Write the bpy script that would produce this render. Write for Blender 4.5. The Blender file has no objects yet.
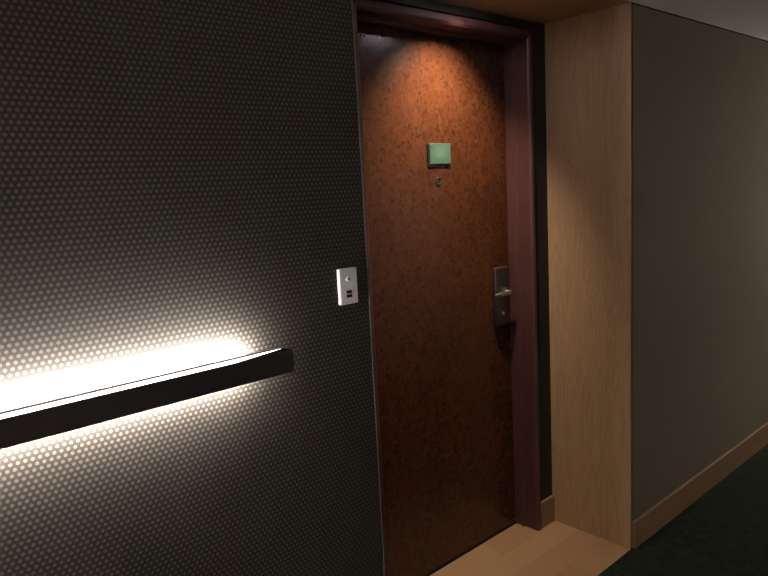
import bpy, bmesh, math
from mathutils import Vector, Matrix
C = bpy.context.scene.collection
S = bpy.context.scene

# ---------------- camera ----------------
F, YAW, PITCH, ROLL, DIST, HGT = 673.05, 0.7283, -0.1485, -0.0535, 1.3035, 1.5497
fw = Vector((math.sin(YAW)*math.cos(PITCH), math.cos(YAW)*math.cos(PITCH), math.sin(PITCH)))
r0 = Vector((math.cos(YAW), -math.sin(YAW), 0)); u0 = r0.cross(fw)
rt = r0*math.cos(ROLL) + u0*math.sin(ROLL); up = -r0*math.sin(ROLL) + u0*math.cos(ROLL)
cd = bpy.data.cameras.new('camera'); cam = bpy.data.objects.new('camera', cd); C.objects.link(cam)
M = Matrix((rt, up, -fw)).transposed().to_4x4(); M.translation = (0, -DIST, HGT)
cam.matrix_world = M
cd.sensor_fit = 'HORIZONTAL'; cd.sensor_width = 36; cd.lens = F/768*36; cd.clip_start = .02
S.camera = cam

# ---------------- world, exposure, light strengths ----------------
w = bpy.data.worlds.new('world'); S.world = w; w.use_nodes = True
w.node_tree.nodes['Background'].inputs[0].default_value = (.9, .9, 1, 1)
w.node_tree.nodes['Background'].inputs[1].default_value = 0.0
S.view_settings.view_transform = 'Standard'; S.view_settings.look = 'None'
S.view_settings.gamma = 1; S.view_settings.use_curve_mapping = False
S.view_settings.exposure = 0.0
BAR_REAR, BAR_UP = 730.0, 5.0     # emission of the strip facing the wall, and of the one in the trough
SPOT_W, LENS_E = 98.0, 42.0         # recess downlight: beam and glowing lens
HALL_FILL = 130.0                      # unseen corridor downlights, added to lift the general brightness
BAR2_FILL = 900.0  # unseen second wall light, added for the brighter ceiling at right
BAR3_FILL = 2600.0                     # unseen lights added on the opposite wall to raise the ambient

# ---------------- helpers ----------------
def obj(name, bm, mat=None, parent=None, smooth=False):
    me = bpy.data.meshes.new(name); bmesh.ops.recalc_face_normals(bm, faces=bm.faces)
    bm.to_mesh(me); bm.free()
    o = bpy.data.objects.new(name, me); C.objects.link(o)
    if mat: me.materials.append(mat)
    if smooth:
        for p in me.polygons: p.use_smooth = True
        me.set_sharp_from_angle(angle=math.radians(40))
    if parent:
        o.parent = parent; o.location = -Vector(parent.location)   # meshes are authored in world coordinates
    return o
def box(bm, a, b, bev=0, seg=2):
    x0, y0, z0 = a; x1, y1, z1 = b
    t = bmesh.new()
    bmesh.ops.create_cube(t, size=1)
    for v in t.verts:
        v.co = Vector(((x0+x1)/2+v.co.x*(x1-x0), (y0+y1)/2+v.co.y*(y1-y0), (z0+z1)/2+v.co.z*(z1-z0)))
    if bev: bmesh.ops.bevel(t, geom=list(t.edges), offset=bev, segments=seg, affect='EDGES', profile=.5)
    me = bpy.data.meshes.new('t'); t.to_mesh(me); t.free(); bm.from_mesh(me); bpy.data.meshes.remove(me)
    return bm
def B(*a, **k): return box(bmesh.new(), *a, **k)
def lathe(bm, prof, c, axis='z', n=40, cap=True):
    """prof: list of (radius, height) from c along axis"""
    rings = []
    for r, h in prof:
        ring = []
        for i in range(n):
            t = 2*math.pi*i/n; a, b = r*math.cos(t), r*math.sin(t)
            p = {'z': (a, b, h), '-y': (a, -h, b)}[axis]
            ring.append(bm.verts.new(Vector(c)+Vector(p)))
        rings.append(ring)
    for q in range(len(rings)-1):
        for i in range(n):
            bm.faces.new((rings[q][i], rings[q][(i+1) % n], rings[q+1][(i+1) % n], rings[q+1][i]))
    if cap: bm.faces.new(rings[0]); bm.faces.new(rings[-1])
    return bm
def extrude_profile(pts, along, a, b):
    """closed 2D profile swept along an axis. along='z': pts are (x,y); along='x': pts are (y,z)"""
    bm = bmesh.new(); rings = []
    for s in (a, b):
        rings.append([bm.verts.new((p[0], p[1], s) if along == 'z' else (s, p[0], p[1])) for p in pts])
    n = len(pts)
    for i in range(n): bm.faces.new((rings[0][i], rings[0][(i+1) % n], rings[1][(i+1) % n], rings[1][i]))
    bm.faces.new(rings[0]); bm.faces.new(rings[1])
    return bm
def struct(name, bm, m, label=None):
    o = obj(name, bm, m); o['kind'] = 'structure'
    if label: o['label'] = label
    return o
def thing(name, label, cat, loc, group=None):
    o = bpy.data.objects.new(name, None); C.objects.link(o); o.location = loc; o.empty_display_size = .05
    o['label'] = label; o['category'] = cat
    if group: o['group'] = group
    bpy.context.view_layer.update()
    return o

# ---------------- materials ----------------
def mat(name, col, rough=.5, metal=0, spec=.5, coat=0):
    m = bpy.data.materials.new(name); m.use_nodes = True
    p = m.node_tree.nodes['Principled BSDF']
    p.inputs['Base Color'].default_value = (*col, 1); p.inputs['Roughness'].default_value = rough
    p.inputs['Metallic'].default_value = metal; p.inputs['Specular IOR Level'].default_value = spec
    p.inputs['Coat Weight'].default_value = coat
    return m, m.node_tree, p
def nd(nt, t, **k):
    n = nt.nodes.new(t)
    for a, v in k.items(): setattr(n, a, v)
    return n
def mth(nt, op, a, b=None, c=None):
    n = nd(nt, 'ShaderNodeMath', operation=op)
    for i, v in enumerate((a, b, c)):
        if v is None: continue
        if isinstance(v, (int, float)): n.inputs[i].default_value = v
        else: nt.links.new(v, n.inputs[i])
    return n.outputs[0]
def ramp(nt, src, stops):
    n = nd(nt, 'ShaderNodeValToRGB'); e = n.color_ramp.elements
    while len(e) < len(stops): e.new(.5)
    for i, (p, c) in enumerate(stops): e[i].position = p; e[i].color = (*c, 1)
    nt.links.new(src, n.inputs[0]); return n.outputs[0]
def pos(nt):
    g = nd(nt, 'ShaderNodeNewGeometry'); return g.outputs['Position']
def noise(nt, vec, scale, detail=4, rough=.5, dist=0):
    n = nd(nt, 'ShaderNodeTexNoise'); n.inputs['Scale'].default_value = scale; n.inputs['Detail'].default_value = detail
    n.inputs['Roughness'].default_value = rough; n.inputs['Distortion'].default_value = dist
    nt.links.new(vec, n.inputs['Vector']); return n.outputs['Fac']
def mapping(nt, vec, sc):
    n = nd(nt, 'ShaderNodeMapping'); n.inputs['Scale'].default_value = sc; nt.links.new(vec, n.inputs['Vector']); return n.outputs[0]
def bump(nt, p, h, strength, dist=.001):
    b = nd(nt, 'ShaderNodeBump'); b.inputs['Strength'].default_value = strength; b.inputs['Distance'].default_value = dist
    nt.links.new(h, b.inputs['Height']); nt.links.new(b.outputs[0], p.inputs['Normal'])

def wallpaper(name, base, dot, pitch=.0123, rad=.0037):
    m, nt, p = mat(name, base, .75, spec=.25)
    s = nd(nt, 'ShaderNodeSeparateXYZ'); nt.links.new(pos(nt), s.inputs[0])
    h = mth(nt, 'SUBTRACT', s.outputs[0], s.outputs[1]); z = s.outputs[2]
    row = pitch*.8660254
    def lattice(ox, oz):
        a = mth(nt, 'SUBTRACT', mth(nt, 'FLOORED_MODULO', mth(nt, 'ADD', h, ox), pitch), pitch/2)
        b = mth(nt, 'SUBTRACT', mth(nt, 'FLOORED_MODULO', mth(nt, 'ADD', z, oz), 2*row), row)
        return mth(nt, 'SQRT', mth(nt, 'ADD', mth(nt, 'MULTIPLY', a, a), mth(nt, 'MULTIPLY', b, b)))
    d = mth(nt, 'MINIMUM', lattice(0, 0), lattice(pitch/2, row))
    f = nd(nt, 'ShaderNodeMapRange', interpolation_type='SMOOTHSTEP')
    nt.links.new(d, f.inputs[0]); f.inputs[1].default_value = rad*1.12; f.inputs[2].default_value = rad*.75
    f.inputs[3].default_value = 0; f.inputs[4].default_value = 1
    mx = nd(nt, 'ShaderNodeMix', data_type='RGBA'); nt.links.new(f.outputs[0], mx.inputs[0])
    mx.inputs[6].default_value = (*base, 1); mx.inputs[7].default_value = (*dot, 1)
    nt.links.new(mx.outputs[2], p.inputs['Base Color'])
    return m
paper = wallpaper('dotted_wallpaper', (.0080, .0060, .0044), (.0410, .0345, .0295))
def woven(name, col):
    m, nt, p = mat(name, col, .85, spec=.2); P = pos(nt)
    n1 = noise(nt, mapping(nt, P, (60, 60, 700)), 1, 2); n2 = noise(nt, mapping(nt, P, (700, 700, 60)), 1, 2)
    k = mth(nt, 'ADD', n1, n2)
    nt.links.new(ramp(nt, mth(nt, 'MULTIPLY', k, .5), [(.3, tuple(c*.82 for c in col)), (.7, tuple(c*1.15 for c in col))]), p.inputs['Base Color'])
    return m
far_paper = woven('woven_wallpaper', (.150, .128, .100))

def oak(name, light, dark, vertical=True, rough=.45):
    m, nt, p = mat(name, light, rough, spec=.35); P = pos(nt)
    sc = (9, 9, .9) if vertical else (.7, 9, 9)
    n1 = noise(nt, mapping(nt, P, sc), 1.4, 3, .55, 1.2)
    st = mth(nt, 'FRACT', mth(nt, 'MULTIPLY', n1, 9))
    tri = mth(nt, 'ABSOLUTE', mth(nt, 'SUBTRACT', st, .5))
    sc2 = (420, 420, 14) if vertical else (14, 420, 420)
    fine = noise(nt, mapping(nt, P, sc2), 1, 3, .6)
    k = mth(nt, 'ADD', mth(nt, 'MULTIPLY', tri, .8), mth(nt, 'MULTIPLY', fine, .6))
    nt.links.new(ramp(nt, k, [(.15, dark), (.75, light)]), p.inputs['Base Color'])
    return m
oak_v = oak('oak_veneer', (.40, .258, .148), (.30, .182, .101))
oak_h = oak('oak_veneer_horizontal', (.40, .258, .148), (.30, .182, .101), False)
oak_base = oak('oak_skirting', (.25, .155, .088), (.20, .122, .068), False)

def burl(name):
    m, nt, p = mat(name, (.3, .1, .03), .245, spec=.45); P = pos(nt)
    a = noise(nt, mapping(nt, P, (1, 1, .8)), 48, 5, .62, 1.4)
    b = noise(nt, mapping(nt, P, (1, 1, .55)), 95, 3, .6, .8)
    c = noise(nt, P, 5, 2, .5)
    base = ramp(nt, a, [(.3, (.026, .0080, .0032)), (.48, (.048, .0150, .0056)), (.66, (.068, .0230, .0092))])
    fleck = ramp(nt, b, [(.30, (.68, .62, .60)), (.40, (1, 1, 1))])
    big = ramp(nt, c, [(.3, (.82, .8, .78)), (.7, (1.0, 1.0, 1.0))])
    x = nd(nt, 'ShaderNodeMix', data_type='RGBA', blend_type='MULTIPLY'); x.inputs[0].default_value = 1
    nt.links.new(base, x.inputs[6]); nt.links.new(fleck, x.inputs[7])
    y = nd(nt, 'ShaderNodeMix', data_type='RGBA', blend_type='MULTIPLY'); y.inputs[0].default_value = 1
    nt.links.new(x.outputs[2], y.inputs[6]); nt.links.new(big, y.inputs[7])
    nt.links.new(y.outputs[2], p.inputs['Base Color'])
    return m
burl_m = burl('burl_veneer')
cream_m = mat('cream_bounce', (.78, .73, .66), .8)[0]  # for the unseen walls, kept pale to bounce light back
def stained(name, horizontal=False):
    m, nt, p = mat(name, (.12, .03, .02), .4, spec=.5); P = pos(nt)
    n1 = noise(nt, mapping(nt, P, (12, 160, 160) if horizontal else (160, 160, 8)), 1, 3, .6)
    nt.links.new(ramp(nt, n1, [(.3, (.046, .0165, .0155)), (.7, (.070, .0265, .0255))]), p.inputs['Base Color'])
    return m
stain = stained('mahogany_stain'); stain_h = stained('mahogany_stain_horizontal', True)
stain_h.node_tree.nodes['Principled BSDF'].inputs['Roughness'].default_value = .62
stain_h.node_tree.nodes['Principled BSDF'].inputs['Specular IOR Level'].default_value = .2

def planks(name):
    m, nt, p = mat(name, (.4, .24, .13), .42, spec=.4); P = pos(nt)
    s = nd(nt, 'ShaderNodeSeparateXYZ'); nt.links.new(P, s.inputs[0])
    W, L = .12, 1.1
    ry = mth(nt, 'DIVIDE', s.outputs[1], W); row = mth(nt, 'FLOOR', ry)
    cx = mth(nt, 'ADD', mth(nt, 'DIVIDE', s.outputs[0], L), mth(nt, 'MULTIPLY', row, .37)); col = mth(nt, 'FLOOR', cx)
    cb = nd(nt, 'ShaderNodeCombineXYZ'); nt.links.new(row, cb.inputs[0]); nt.links.new(col, cb.inputs[1])
    wn = nd(nt, 'ShaderNodeTexWhiteNoise', noise_dimensions='2D'); nt.links.new(cb.outputs[0], wn.inputs['Vector'])
    grain = noise(nt, mapping(nt, P, (8, 170, 1)), 1, 4, .6, .4)
    k = mth(nt, 'ADD', mth(nt, 'MULTIPLY', wn.outputs['Value'], .5), mth(nt, 'MULTIPLY', grain, .5))
    c = ramp(nt, k, [(.15, (.25, .140, .075)), (.8, (.36, .215, .118))])
    ex = mth(nt, 'ABSOLUTE', mth(nt, 'SUBTRACT', mth(nt, 'FRACT', ry), .5))
    el = mth(nt, 'ABSOLUTE', mth(nt, 'SUBTRACT', mth(nt, 'FRACT', cx), .5))
    gap = mth(nt, 'MAXIMUM', mth(nt, 'GREATER_THAN', ex, .488), mth(nt, 'GREATER_THAN', el, .4988))
    x = nd(nt, 'ShaderNodeMix', data_type='RGBA'); nt.links.new(mth(nt, 'MULTIPLY', gap, .25), x.inputs[0])
    nt.links.new(c, x.inputs[6]); x.inputs[7].default_value = (.09, .05, .03, 1)
    nt.links.new(x.outputs[2], p.inputs['Base Color'])
    return m
plank_m = planks('oak_planks')
def carpet(name):
    m, nt, p = mat(name, (.01, .03, .015), 1, spec=.05); P = pos(nt)
    n1 = noise(nt, P, 26, 4, .6, .6); n2 = noise(nt, P, 380, 2, .7)
    k = mth(nt, 'ADD', mth(nt, 'MULTIPLY', n1, .65), mth(nt, 'MULTIPLY', n2, .35))
    nt.links.new(ramp(nt, k, [(.38, (.008, .013, .008)), (.55, (.015, .022, .014)), (.68, (.028, .036, .022))]), p.inputs['Base Color'])
    bump(nt, p, n2, .8, .004)
    return m
carpet_m = carpet('green_carpet')
ceil_m, nt, p = mat('ceiling_plaster', (.80, .765, .72), .9, spec=.1)
bump(nt, p, noise(nt, pos(nt), 180, 3), .15, .001)
black_m = mat('black_lacquer', (.012, .010, .012), .38, spec=.4)[0]
gap_m = mat('black_reveal', (.008, .007, .006), .9, spec=.05)[0]
plate_m = mat('white_plastic', (.84, .84, .93), .35, spec=.5)[0]
socket_m = mat('black_plastic', (.008, .008, .008), .4)[0]
def brushed(name, col, r):
    m, nt, p = mat(name, col, r, metal=1)
    n = noise(nt, mapping(nt, pos(nt), (900, 900, 30)), 1, 2)
    p.inputs['Roughness'].default_value = r; bump(nt, p, n, .15, .0003)
    return m
lock_m = brushed('bronzed_steel', (.13, .10, .10), .45)
chrome = mat('chrome', (.8, .8, .82), .12, metal=1)[0]
steel = brushed('satin_steel', (.6, .58, .57), .25)
glass_dark = mat('dark_glass', (.01, .01, .012), .05, spec=.8)[0]
white_paint = mat('white_paint', (.8, .8, .8), .5)[0]
def emit(name, col, e):
    m, nt, p = mat(name, (.8, .8, .8), .5)
    p.inputs['Emission Color'].default_value = (*col, 1); p.inputs['Emission Strength'].default_value = e
    return m
def green_plate():
    m, nt, p = mat('green_acrylic', (.07, .19, .12), .35, spec=.4)
    tc = nd(nt, 'ShaderNodeTexCoord')
    mp = nd(nt, 'ShaderNodeMapping'); nt.links.new(tc.outputs['Generated'], mp.inputs[0])
    mp.inputs['Location'].default_value = (-.5, -.5, -.55)
    ln = nd(nt, 'ShaderNodeVectorMath', operation='LENGTH'); nt.links.new(mp.outputs[0], ln.inputs[0])
    nt.links.new(ramp(nt, ln.outputs['Value'], [(.0, (.14, .25, .20)), (.62, (.038, .075, .050))]), p.inputs['Base Color'])
    return m
green_m = green_plate()

# ---------------- levels measured in the place ----------------
CZ = 2.178          # ceiling
XL, XR = 1.109, 2.463   # recess sides
YB, YD = .380, .4856    # recess back wall, door face
XD0, XD1 = 1.447, 2.326  # door opening
ZD = 2.10
X0, X1, YOP = -2.6, 7.0, -1.95

# ---------------- setting ----------------
struct('floor', B((X0, YOP, -.05), (X1, 0, 0)), carpet_m, 'dark green mottled corridor carpet')
struct('floor_threshold', B((XL, 0, -.05), (XR+.003, YD+.06, 0)), plank_m, 'light oak plank floor in front of the door')
struct('ceiling', B((X0, YOP, CZ), (X1, -.0, CZ+.08)), ceil_m, 'off-white corridor ceiling')
bm = bmesh.new(); HX, HY, HR = 1.91, .215, .052
# recess soffit with a round cut-out for the downlight
ang = [2*math.pi*i/48 for i in range(48)]
def soffit():
    bm = bmesh.new(); x0, x1, y0, y1 = XL, XR+.003, 0.0, YB+.002
    inner = [bm.verts.new((HX+HR*math.cos(a), HY+HR*math.sin(a), CZ)) for a in ang]
    top = [bm.verts.new((HX+HR*math.cos(a), HY+HR*math.sin(a), CZ+.018)) for a in ang]
    outer = []
    for a in ang:
        c, s = math.cos(a), math.sin(a)
        t = min((x1-HX)/c if c > 1e-9 else (x0-HX)/c if c < -1e-9 else 9, (y1-HY)/s if s > 1e-9 else (y0-HY)/s if s < -1e-9 else 9)
        outer.append(bm.verts.new((HX+t*c, HY+t*s, CZ)))
    n = len(ang); corners = [((x1, y1), 0), ((x0, y1), 1), ((x0, y0), 2), ((x1, y0), 3)]
    for i in range(n):
        j = (i+1) % n
        bm.faces.new((inner[i], inner[j], outer[j], outer[i])); bm.faces.new((inner[i], inner[j], top[j], top[i]))
        a, b = outer[i].co, outer[j].co
        if abs(a.x-b.x) > 1e-6 and abs(a.y-b.y) > 1e-6:      # turn a corner
            cx = x1 if max(a.x, b.x) > x1-1e-6 else x0; cy = y1 if max(a.y, b.y) > y1-1e-6 else y0
            bm.faces.new((outer[i], outer[j], bm.verts.new((cx, cy, CZ))))
    return bm
struct('ceiling_recess', soffit(), oak_h, 'oak veneered soffit over the door recess')
struct('ceiling_void', B((XL, -.0, CZ+.08), (XR, YB, CZ+.1)), gap_m)
struct('wall_left', B((X0, 0, 0), (XL, .12, CZ), bev=.003), paper, 'dark wallpaper with a fine honeycomb of pale dots')
struct('trim_4', B((XL-.0015, -.0015, 0), (XL+.0012, .012, CZ), bev=.0005), mat('beige_bead', (.10, .078, .062), .5)[0], 'thin pale corner bead at the edge of the dotted wall')
struct('wall_recess_left', B((XL-.02, .12, 0), (XL, YB, CZ)), paper)
struct('wall_recess_back_left', B((XL, YB, 0), (XD0-.03, YB+.12, CZ)), paper)
struct('wall_recess_back_right', B((XD1+.028, YB, 0), (XR, YB+.12, CZ)), paper, 'narrow strip of dotted wallpaper between door frame and oak panel')
struct('wall_recess_back_top', B((XD0-.03, YB, ZD+.05), (XD1+.028, YB+.12, CZ)), paper)
struct('wall_behind_door', B((XL, YB+.16, 0), (XR, YB+.2, CZ)), gap_m)
struct('trim_1', B((XR, 0, 0), (XR+.003, YB, CZ), bev=.0008), oak_v, 'tall oak veneer panel lining the right side of the door recess')
struct('trim_2', B((XR+.003, .012, 0), (XR+.016, .1, CZ)), gap_m, 'dark shadow gap between oak panel and wallpaper')
struct('wall_right', B((XR+.014, 0, 0), (X1, .12, CZ-.006)), far_paper, 'plain brown-grey woven wallpaper right of the door recess')
struct('trim_3', B((XR+.014, .006, CZ-.006), (X1, .12, CZ)), gap_m, 'thin dark shadow gap under the ceiling')
def skirting(name, x0, x1, y, h, label=None):
    t = .012
    pts = [(y, 0), (y, h), (y-t+.003, h), (y-t, h-.003), (y-t, 0)]
    return struct(name, extrude_profile(pts, 'x', x0, x1), oak_base, label)
skirting('baseboard_right', XR+.016, X1, 0, .118, 'oak baseboard along the green carpet')
skirting('baseboard_recess', XD1+.034, XR-.001, YB, .122, 'short oak baseboard beside the door frame')
skirting('baseboard_left', X0, XL, 0, .118, 'oak baseboard under the dotted wall')
struct('wall_opposite', B((X0, YOP-.1, 0), (X1, YOP, CZ)), cream_m)
struct('wall_end_near', B((X0-.1, YOP, 0), (X0, 0, CZ)), cream_m)
struct('wall_end_far', B((X1, YOP, 0), (X1+.1, 0, CZ)), cream_m)

# ---------------- door ----------------
door = thing('door_1', 'reddish-brown burl veneer door in a mahogany frame, set back in an oak-lined recess', 'door', ((XD0+XD1)/2, YD, 0))
door['kind'] = 'structure'
obj('door_slab', B((XD0+.002, YD, .008), (XD1-.002, YD+.045, ZD-.002), bev=.0015), burl_m, door)
# frame: stepped lining. profile in x,y for the right jamb, mirrored for the left
YF = .366
prof = [(0, YD+.045), (0, .452), (-.004, .449), (-.004, .440), (0, .437), (.005, .434), (.005, .375), (.008, YF+.004), (.012, YF), (.026, YF), (.030, YF+.004), (.030, YD+.045)]
obj('door_jamb', extrude_profile([(XD1+a, y) for a, y in prof], 'z', 0, ZD+.030), stain, door)
obj('door_jamb', extrude_profile([(XD0-a, y) for a, y in prof], 'z', 0, ZD+.030), stain, door)
hp = [(y, ZD+a*1.35) for a, y in prof]
obj('door_head', extrude_profile(hp, 'x', XD0-.03, XD1+.03), stain_h, door)
obj('threshold_strip', B((XD0, YD-.004, 0), (XD1, YD+.04, .006), bev=.001), gap_m, door)

# number plate
PX0, PX1, PZ0, PZ1 = 1.846, 1.966, 1.616, 1.700
pb = obj('number_plate', B((PX0, YD-.005, PZ0), (PX1-.004, YD, PZ1), bev=.001), black_m, door)
pb['label'] = 'small square room plate on a dark backing'
def child(name, bm, m, par, **k):
    o = obj(name, bm, m, None, **k); o.parent = par
    bpy.context.view_layer.update(); o.matrix_parent_inverse = par.matrix_world.inverted(); return o
child('plate_face', B((PX0+.008, YD-.009, PZ0+.009), (PX1+.004, YD-.004, PZ1+.003), bev=.002), green_m, pb)['label'] = 'blurred pale green plate face'
s = bmesh.new(); lathe(s, [(.0035, 0), (.0035, .002), (.002, .0035)], (PX0+.018, YD-.009, PZ1-.006), '-y', 16)
child('screw', s, chrome, pb, smooth=True)
# peephole
vw = bmesh.new(); lathe(vw, [(.015, 0), (.015, .003), (.013, .0055), (.0095, .006), (.0085, .003)], (1.901, YD, 1.563), '-y', 32, cap=False)
pe = obj('peephole', vw, chrome, door, smooth=True); pe['label'] = 'chrome ring of the door viewer'
g = bmesh.new(); lathe(g, [(.009, .0005), (.0085, .003), (.005, .0045), (.001, .005)], (1.901, YD, 1.563), '-y', 24)
child('viewer_lens', g, glass_dark, pe, smooth=True)
# lock with lever
LX0, LX1, LZ0, LZ1 = 2.207, 2.297, .940, 1.190
lock = obj('door_lock', B((LX0, YD-.020, LZ0), (LX1, YD, LZ1), bev=.005, seg=3), lock_m, door, smooth=True)
lock['label'] = 'tall bronzed key-card lock plate'
lev = bmesh.new(); lathe(lev, [(.018, .020), (.018, .026), (.010, .029), (.009, .056), (.008, .060)], (2.268, YD, 1.084), '-y', 28)
def sweep(bm, path, ry, rz, n=14):
    rings = []
    for i, P in enumerate(path):
        P = Vector(P); a = Vector(path[max(i-1, 0)]); b = Vector(path[min(i+1, len(path)-1)]); t = (b-a).normalized()
        side = Vector((0, 0, 1)); nrm = t.cross(side).normalized(); k = [.7, 1, 1, 1, 1, .95, .7][i] if len(path) == 7 else 1
        rings.append([bm.verts.new(P+nrm*ry*k*math.cos(2*math.pi*j/n)+side*rz*k*math.sin(2*math.pi*j/n)) for j in range(n)])
    for q in range(len(rings)-1):
        for j in range(n): bm.faces.new((rings[q][j], rings[q][(j+1) % n], rings[q+1][(j+1) % n], rings[q+1][j]))
    bm.faces.new(rings[0]); bm.faces.new(rings[-1]); return bm
sweep(lev, [(2.279, YD-.055, 1.085), (2.270, YD-.058, 1.085), (2.25, YD-.058, 1.084), (2.228, YD-.056, 1.083), (2.205, YD-.053, 1.082), (2.182, YD-.048, 1.081), (2.172, YD-.042, 1.081)], .006, .010)
child('lever_handle', lev, steel, lock, smooth=True)['label'] = 'polished lever handle catching the light'
child('card_slot', B((2.230, YD-.0215, 1.137), (2.272, YD-.019, 1.142)), socket_m, lock)
kc = bmesh.new(); lathe(kc, [(.009, .019), (.009, .023), (.007, .0245), (.003, .0245)], (2.250, YD, .992), '-y', 24)
child('key_cylinder', kc, steel, lock, smooth=True)
cv = bmesh.new(); lathe(cv, [(.004, .019), (.004, .0215)], (2.250, YD, .955), '-y', 16)
child('screw', cv, lock_m, lock, smooth=True)

# ---------------- wall switch ----------------
sw = thing('wall_switch', 'small white plastic switch plate on the dark dotted wall left of the door', 'switch', (1.036, 0, 1.265))
obj('back_box', B((1.0085, -.0062, 1.2665), (1.0635, 0, 1.3565), bev=.002), plate_m, sw)
obj('face_plate', B((1.008, -.0120, 1.2665), (1.0635, -.0075, 1.3565), bev=.002, seg=3), plate_m, sw)
obj('plate_gasket', B((1.0100, -.0080, 1.269), (1.0615, -.0060, 1.354)), socket_m, sw)['label'] = 'thin dark gap behind the face plate'
kn = bmesh.new(); lathe(kn, [(.0062, .012), (.0062, .014), (.0045, .0155)], (1.034, 0, 1.330), '-y', 24)
kb = obj('round_button', kn, plate_m, sw, smooth=True)
dt = bmesh.new(); lathe(dt, [(.003, .0155), (.003, .0158)], (1.0345, 0, 1.3305), '-y', 16)
child('button_mark', dt, socket_m, kb)
for z0 in (1.2935, 1.2835):
    obj('socket_slot', B((1.027, -.0125, z0), (1.0445, -.0115, z0+.0078), bev=.0006), socket_m, sw)['label'] = 'small black rectangular slot'

# ---------------- linear wall lights ----------------
def wall_light(x0, x1, up, down, label, name='wall_light'):
    yb, yf, zt, zb = -.028, -.076, 1.2046, 1.1541
    t = thing(name, label, 'light', ((x0+x1)/2, 0, zb))
    # hollow black housing: front, rear and web
    h = bmesh.new()
    box(h, (x0, yf, zb), (x1, yf+.003, zt), bev=.0008)
    box(h, (x0, yb-.003, zb), (x1, yb, zt), bev=.0004)
    box(h, (x0+.002, yf+.003, 1.172), (x1-.002, yb-.002, 1.178))
    obj('housing', h, black_m, t)
    for a, b in ((x0, x0+.003), (x1-.003, x1)):
        obj('end_cap', B((a, yf, zb), (b, yb, zt), bev=.0008), black_m, t)
    e0, e1 = x0+.085, x1-.085
    box_z = zt-.004
    obj('light_strip', B((x0+.003, yf+.0035, 1.1785), (x1-.003, yb-.0035, box_z)), emit('strip_glow_up', (1, .96, .93), up), t)['label'] = 'white glowing strip in the top of the housing'
    for sx, xe in ((-1, x0+.001), (1, x1-.001)):  # added black wedges that make the white glow taper toward each end
        tri = bmesh.new(); lo = []; hi = []
        for px, py in ((xe-sx*.16, yf+.001), (xe, yf+.001), (xe, (yf+yb)/2+.010)):
            lo.append(tri.verts.new((px, py, zt-.0035))); hi.append(tri.verts.new((px, py, zt-.0008)))
        tri.faces.new(lo); tri.faces.new(hi)
        for k in range(3): tri.faces.new((lo[k], lo[(k+1) % 3], hi[(k+1) % 3], hi[k]))
        obj('glow_taper', tri, gap_m, t)
    obj('rear_strip', B((e0, yb, 1.157), (e1, yb+.0015, 1.2035)), emit('strip_glow_rear', (1, .93, .85), down), t)['label'] = 'glowing strip facing the wall'
    for xm in (x0+.18, x1-.18):
        obj('wall_bracket', B((xm-.01, yb, 1.168), (xm+.01, 0, 1.182)), black_m, t)
    return t
wall_light(-.60, .815, BAR_UP, BAR_REAR, 'long black horizontal wall light glowing white against the dotted wallpaper')
wall_light(4.5, 5.9, BAR_UP, BAR2_FILL, 'unseen second black wall light added farther down the corridor to brighten the right side')  # out of view, added to brighten the right wall and ceiling

for x0, lb in ((-2.3, 'unseen fill light added on the cream wall opposite, at the near end'), (5.3, 'unseen fill light added on the cream wall opposite, at the far end')):
    o = wall_light(x0, x0+1.4, BAR_UP, BAR3_FILL, lb)  # added out of view as ambient fill for the corridor
    o.rotation_euler.z = math.pi; o.location = (x0+.7, YOP, 1.1541)

# ---------------- downlights ----------------
def downlight(x, y, e, label, r=.052, z=CZ, spot=0):
    t = thing('ceiling_downlight', label, 'light', (x, y, z))
    b = bmesh.new(); lathe(b, [(r-.001, .012), (r-.001, 0), (r+.010, -.0005), (r+.011, -.003), (r-.001, -.005), (r-.004, 0), (r-.007, .016)], (x, y, z), 'z', 48, cap=False)
    obj('trim_ring', b, steel, t, smooth=True)
    c = bmesh.new(); lathe(c, [(r-.007, .012), (r-.010, .045)], (x, y, z), 'z', 48, cap=False)
    obj('reflector', c, white_paint, t, smooth=True)
    d = bmesh.new(); lathe(d, [(r-.009, .020), (r-.009, -.001), (r-.014, -.005), (r-.030, -.008)], (x, y, z), 'z', 48)
    obj('lens', d, emit('downlight_glow', (.93, .89, 1) if spot else (1, .92, .85), e), t)
    if spot:
        L = bpy.data.lights.new('downlight_beam', 'SPOT'); L.energy = spot; L.color = (1, .82, .62)
        L.spot_size = math.radians(98); L.spot_blend = 1.0; L.shadow_soft_size = .022
        lo = bpy.data.objects.new('downlight_beam', L); C.objects.link(lo); lo.parent = t; lo.location = (0, -.004, -.022); lo.rotation_euler = (math.radians(28), 0, 0)
    return t
downlight(HX, HY, LENS_E, 'small round downlight in the oak soffit above the door', spot=SPOT_W)
for hx, hy, lb in ((-.7, -1.25, 'unseen round downlight added as fill over the near end of the green carpet'), (4.6, -1.2, 'unseen round downlight added as fill over the far end of the green carpet')):
    downlight(hx, hy, HALL_FILL, lb, r=.07, z=CZ-.017)  # added out of view as overall fill
